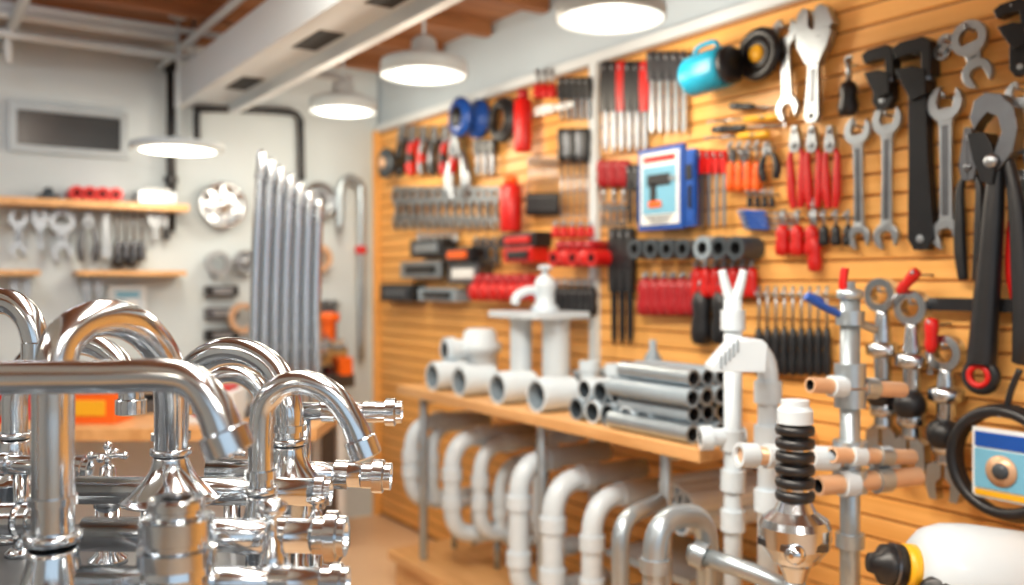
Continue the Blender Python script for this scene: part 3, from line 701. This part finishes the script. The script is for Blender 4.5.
b.box(q,(.3,.1,.024),'steel_dark',Matrix.Rotation(-YAW,3,'Z')); q2=q+UP*.22; b.box(q2,(.28,.012,.02),'steel',Matrix.Rotation(-YAW,3,'Z')); b.done('chrome_tube_rack')
for px,m1,m2 in ((100,'orange','yellow'),(215,'card','red'),(5,'red','steel')):
    q=P(px,400,2.90); b=B(); R=Matrix.Rotation(-YAW,3,'Z')
    b.box((q.x,q.y,bz+.05),(.16,.14,.10),m1,R); b.box((q.x,q.y,bz+.105),(.12,.10,.02),m2,R); b.box(V((q.x,q.y,bz+.05))-FW*.072,(.10,.006,.05),m2,R); b.done('parts_bin',.006)
for px,bm_,ac in ((50,'steel','orange'),(155,'chrome_soft','steel_dark')):
    q=P(px,400,3.12); machine(q.x,q.y,bz,.7,bm_,ac,'bench_vise')

# ------------------------------------------------------------------ foreground faucet display
CZ=.83
b=B(); b.M=Matrix.Translation(CAM-UP*H)@Matrix.Rotation(-YAW,4,'Z')
b.box((-1.0,1.07,CZ-.02),(1.44,.98,.04),'counter'); b.box((-1.0,1.07,(CZ-.04)/2),(1.38,.90,CZ-.04),'shelf_wood')
b.M=Matrix.Identity(4); b.done('display_counter',.004)
def tp(b,pts,rp,mat='chrome',n=28,res=12):
    rs=rp if isinstance(rp,list) else [rp]*len(pts)
    b.tube([P(*p) for p in pts],[r*p[2]/F for r,p in zip(rs,pts)],mat,n,res)
def bell(b,px,ytop,d,rt,rb,hpx,mat='chrome'):
    k=d/F; t=P(px,ytop,d)
    h=hpx*k; zb=t.z-h
    prof=[(rt*k,0),(rt*1.25*k,-.0),(rt*1.25*k,-.05*h-.004),(rt*1.05*k,-.06*h-.006)]
    for i in range(9):
        u=i/8; prof.append(((rt*1.05+(rb-rt*1.05)*(u**2.0))*k,-.1*h-.85*h*u))
    prof+=[(rb*1.04*k,-.95*h),(rb*1.04*k,-h)]
    b.lathe(t,UP,prof,mat,36)
    if zb>CZ+.003: b.lathe(V((t.x,t.y,CZ)),UP,[(rb*1.1*k,0),(rb*1.1*k,.008),(rb*.55*k,.014),(rb*.5*k,zb-CZ)],mat,28)
def nozzle(b,p,dirv,r,mat='chrome'):
    b.steps(p,dirv,[(r*1.0,-.012),(r*1.18,-.010),(r*1.18,.012),(r*1.0,.014),(r*.85,.014)],mat,24); b.lathe(V(p)+V(dirv).normalized()*.012,dirv,[(r*.85,0),(0,.0005)],'hole',20)
def collar(b,px,py,d,r,h,mat='chrome'):
    k=d/F; c=P(px,py,d); b.steps(c-UP*h*k/2,UP,[(r*.8*k,0),(r*k,.0),(r*k,h*k),(r*.8*k,h*k)],mat,26)
b=B()
tp(b,[(53,640,1.0),(53,520,1.0),(53,420,1.0),(54,378,1.0),(62,343,1.01),(84,323,1.03),(112,318,1.06),(142,330,1.10),(163,357,1.14),(171,392,1.17),(171,455,1.2)],[20,20,20,20,20,19,19,18,17,17,16])
bell(b,53,532,1.0,22,66,110); bell(b,171,448,1.2,16,46,52); collar(b,53,500,1.0,23,8); collar(b,171,436,1.2,19,7)
b.done('bridge_faucet')
b=B()
tp(b,[(-60,660,.93),(-60,480,.93),(-58,400,.93),(-40,380,.93),(0,378,.93),(100,377,.93),(165,376,.93),(195,384,.93),(214,408,.93),(226,438,.93)],[17,17,17,17,17,17,17,17.5,19,21])
nozzle(b,P(227,441,.93),P(229,447,.93)-P(222,430,.93),.0222); bell(b,-60,560,.93,18,44,110); b.done('swing_spout_faucet')
b=B()
tp(b,[(289,500,1.3),(289,440,1.3),(288,405,1.3),(276,372,1.32),(250,354,1.34),(222,352,1.36),(198,364,1.38),(184,386,1.4),(181,402,1.4)],[14]*9)
bell(b,289,438,1.3,15,36,50); nozzle(b,P(181,405,1.4),-UP,.0225); collar(b,289,428,1.3,17,6); b.done('gooseneck_faucet')
b=B()
tp(b,[(261,560,1.12),(261,500,1.12),(261,430,1.12),(266,402,1.12),(284,386,1.12),(308,383,1.12),(334,396,1.12),(352,421,1.12),(362,444,1.12)],[12.5]*8+[13.5])
nozzle(b,P(363,447,1.12),P(366,455,1.12)-P(358,434,1.12),.017); bell(b,261,486,1.12,13,30,60); collar(b,261,474,1.12,16,8); b.done('gooseneck_faucet')
b=B()
tp(b,[(-70,560,1.3),(-60,420,1.3),(-48,340,1.3),(-22,306,1.3),(8,302,1.3),(28,318,1.3),(37,345,1.3)],[13]*7); nozzle(b,P(38,350,1.3),-UP,.019); bell(b,-64,500,1.3,14,40,60); b.done('gooseneck_faucet')
b=B()
tp(b,[(15,520,1.48),(15,430,1.48),(16,392,1.48),(28,362,1.48),(58,345,1.48),(92,345,1.48),(118,362,1.48),(130,388,1.48),(131,402,1.48)],[12]*9); nozzle(b,P(131,406,1.48),-UP,.021)
bell(b,15,432,1.48,13,30,50); b.done('gooseneck_faucet')
b=B()
tp(b,[(266,470,1.5),(266,420,1.5),(260,392,1.5),(244,377,1.5),(224,375,1.5),(206,386,1.5),(200,400,1.5)],[9]*7); nozzle(b,P(200,402,1.5),-UP,.017); bell(b,266,450,1.5,12,24,44); b.done('gooseneck_faucet')
def bar(name,x0,y0,x1,y1,d,r,endr=None,el=12,d2=None,leg=.15,cap=True):
    b=B(); d2=d2 or d; a=P(x0,y0,d);c=P(x1,y1,d2);k=d/F; ax=(c-a).normalized()
    b.cyl(a,c,r*k,'chrome',n=32)
    if endr:
        e=endr*k; l=el*k
        b.steps(c,ax,[(r*k,-l*1.6),(e*.75,-l*1.6),(e*.75,-l*.6),(e,-l*.6),(e,l*.3),(e*.8,l*.45),(e*.8,l),(e*.55,l),(e*.5,l*.6),(0,l*.6)],'chrome',32)
        b.lathe(c+ax*l*.62,ax,[(e*.45,0),(0,.001)],'steel_dark',20)
    for f in (.35,.78):
        q=a.lerp(c,f); b.steps(q,ax,[(r*k,-.010),(r*1.2*k,-.010),(r*1.2*k,.010),(r*k,.010)],'chrome',32)
    if leg is not None:
        q=a.lerp(c,leg); b.cyl(q,V((q.x,q.y,CZ)),r*.7*k,'chrome',n=18); b.lathe(V((q.x,q.y,CZ)),UP,[(r*1.5*k,0),(r*1.5*k,.006),(r*.8*k,.014)],'chrome',20)
    b.done(name)
bar('towel_bar_valve',295,411,392,412,1.42,9,14,10,leg=.1); bar('mixer_bar',208,470,380,476,1.36,12,17,11,leg=.5)
bar('mixer_bar',78,490,322,492,1.24,14,17,9,leg=.3)
bar('shower_mixer_bar',84,534,334,536,1.05,17,25,12,leg=.4); bar('shower_mixer_bar',80,580,338,582,.96,14,19,10,leg=.5); bar('mixer_bar',-40,462,82,468,1.38,10,13,8,leg=.5)
bar('shower_mixer_bar',-60,522,30,520,1.14,15,18,8,leg=.3)
def valve(px,yt,d,w,hpx,style=0):
    b=B(); k=d/F; t=P(px,yt,d); r=w*k/2; h=hpx*k
    if style==0:
        b.steps(t,UP,[(0,0),(r*.7,0),(r*.78,-.03*h),(r*.78,-.12*h),(r*.66,-.14*h),(r*.66,-.2*h),(r,-.22*h),(r,-.46*h),(r*.86,-.48*h),(r*.86,-.54*h),(r*1.05,-.56*h),(r*1.05,-.74*h),(r*.9,-.76*h),(r*.95,-.84*h),(r*.95,-h)],'chrome',36)
        b.lathe(t,UP,[(r*.4,.001),(0,.004)],'steel_dark',18)
    elif style==1:
        b.lathe(t,UP,[(0,0),(r*.5,-.02*h),(r*.95,-.08*h),(r,-.14*h),(r*.8,-.2*h),(r*.35,-.25*h),(r*.32,-.5*h),(r*.6,-.55*h),(r*.6,-.65*h),(r*.8,-.7*h),(r*.8,-h)],'chrome',26)
    else:
        b.ball(t,r*.28,'chrome'); b.cyl(t,t-UP*h*.5,r*.18,'chrome')
        for dv in (RT,FW):
            b.tube([t-UP*h*.16-dv*r,t-UP*h*.16-dv*r*.5,t-UP*h*.16,t-UP*h*.16+dv*r*.5,t-UP*h*.16+dv*r],[r*.22,r*.13,r*.18,r*.13,r*.22],'chrome',12)
            for s in(-1,1): b.ball(t-UP*h*.16+dv*r*s,r*.24,'chrome',12,6)
        b.lathe(t,UP,[(r*.2,-.3*h),(r*.45,-.36*h),(r*.5,-.55*h),(r*.75,-.65*h),(r*.8,-h)],'chrome',26)
    q=t-UP*h
    if q.z>CZ+.002: b.lathe(V((q.x,q.y,CZ)),UP,[(r*1.1,0),(r*1.1,.008),(r*.7,.016),(r*.7,q.z-CZ+.002)],'chrome',26)
    b.done('valve_handle')
valve(177,497,.94,72,90,0); valve(272,498,.98,32,80,1); valve(108,446,1.34,34,60,2); valve(316,496,1.16,20,30,1); valve(232,446,1.46,24,50,2)

# ------------------------------------------------------------------ light
def area(name,loc,size,e,col,rot=(0,0,0),sy=None):
    l=bpy.data.lights.new(name,'AREA'); l.energy=e; l.color=col; l.size=size
    if sy: l.shape='RECTANGLE'; l.size_y=sy
    o=bpy.data.objects.new(name,l); o.location=loc; o.rotation_euler=rot; bpy.context.scene.collection.objects.link(o)
area('added_fill_light',(-1.55,1.2,2.28),.4,68,(1,.91,.78),(0,math.radians(-28),0),1.8)  # area lamps added out of view as fill; this one brightens the slats
area('added_fill_light',(-3.6,1.6,2.28),.4,20,(1,.96,.91),(0,0,0),1.4)
area('added_fill_light',(-2.0,-1.2,2.28),.5,30,(1,.95,.89),(0,0,0),1.4)
area('added_fill_light',(-2.1,3.1,2.3),.4,9,(.95,.97,1),(math.radians(20),0,0),.5)
w=bpy.data.worlds.new('w'); bpy.context.scene.world=w; w.use_nodes=True
bg=w.node_tree.nodes['Background']; bg.inputs[0].default_value=(.72,.87,1,1); bg.inputs[1].default_value=1.15

cd=bpy.data.cameras.new('cam'); cam=bpy.data.objects.new('camera',cd); bpy.context.scene.collection.objects.link(cam)
cam.location=CAM; cam.rotation_euler=(math.pi/2,0,-YAW); cd.sensor_width=36; cd.lens=900/1024*36
cd.shift_y=-(292.5-HY)/1024; cd.clip_start=.02
cd.dof.use_dof=True; cd.dof.focus_distance=1.3; cd.dof.aperture_fstop=2.1
bpy.context.scene.camera=cam
bpy.context.scene.view_settings.view_transform='Standard'
bpy.context.scene.view_settings.look='None'
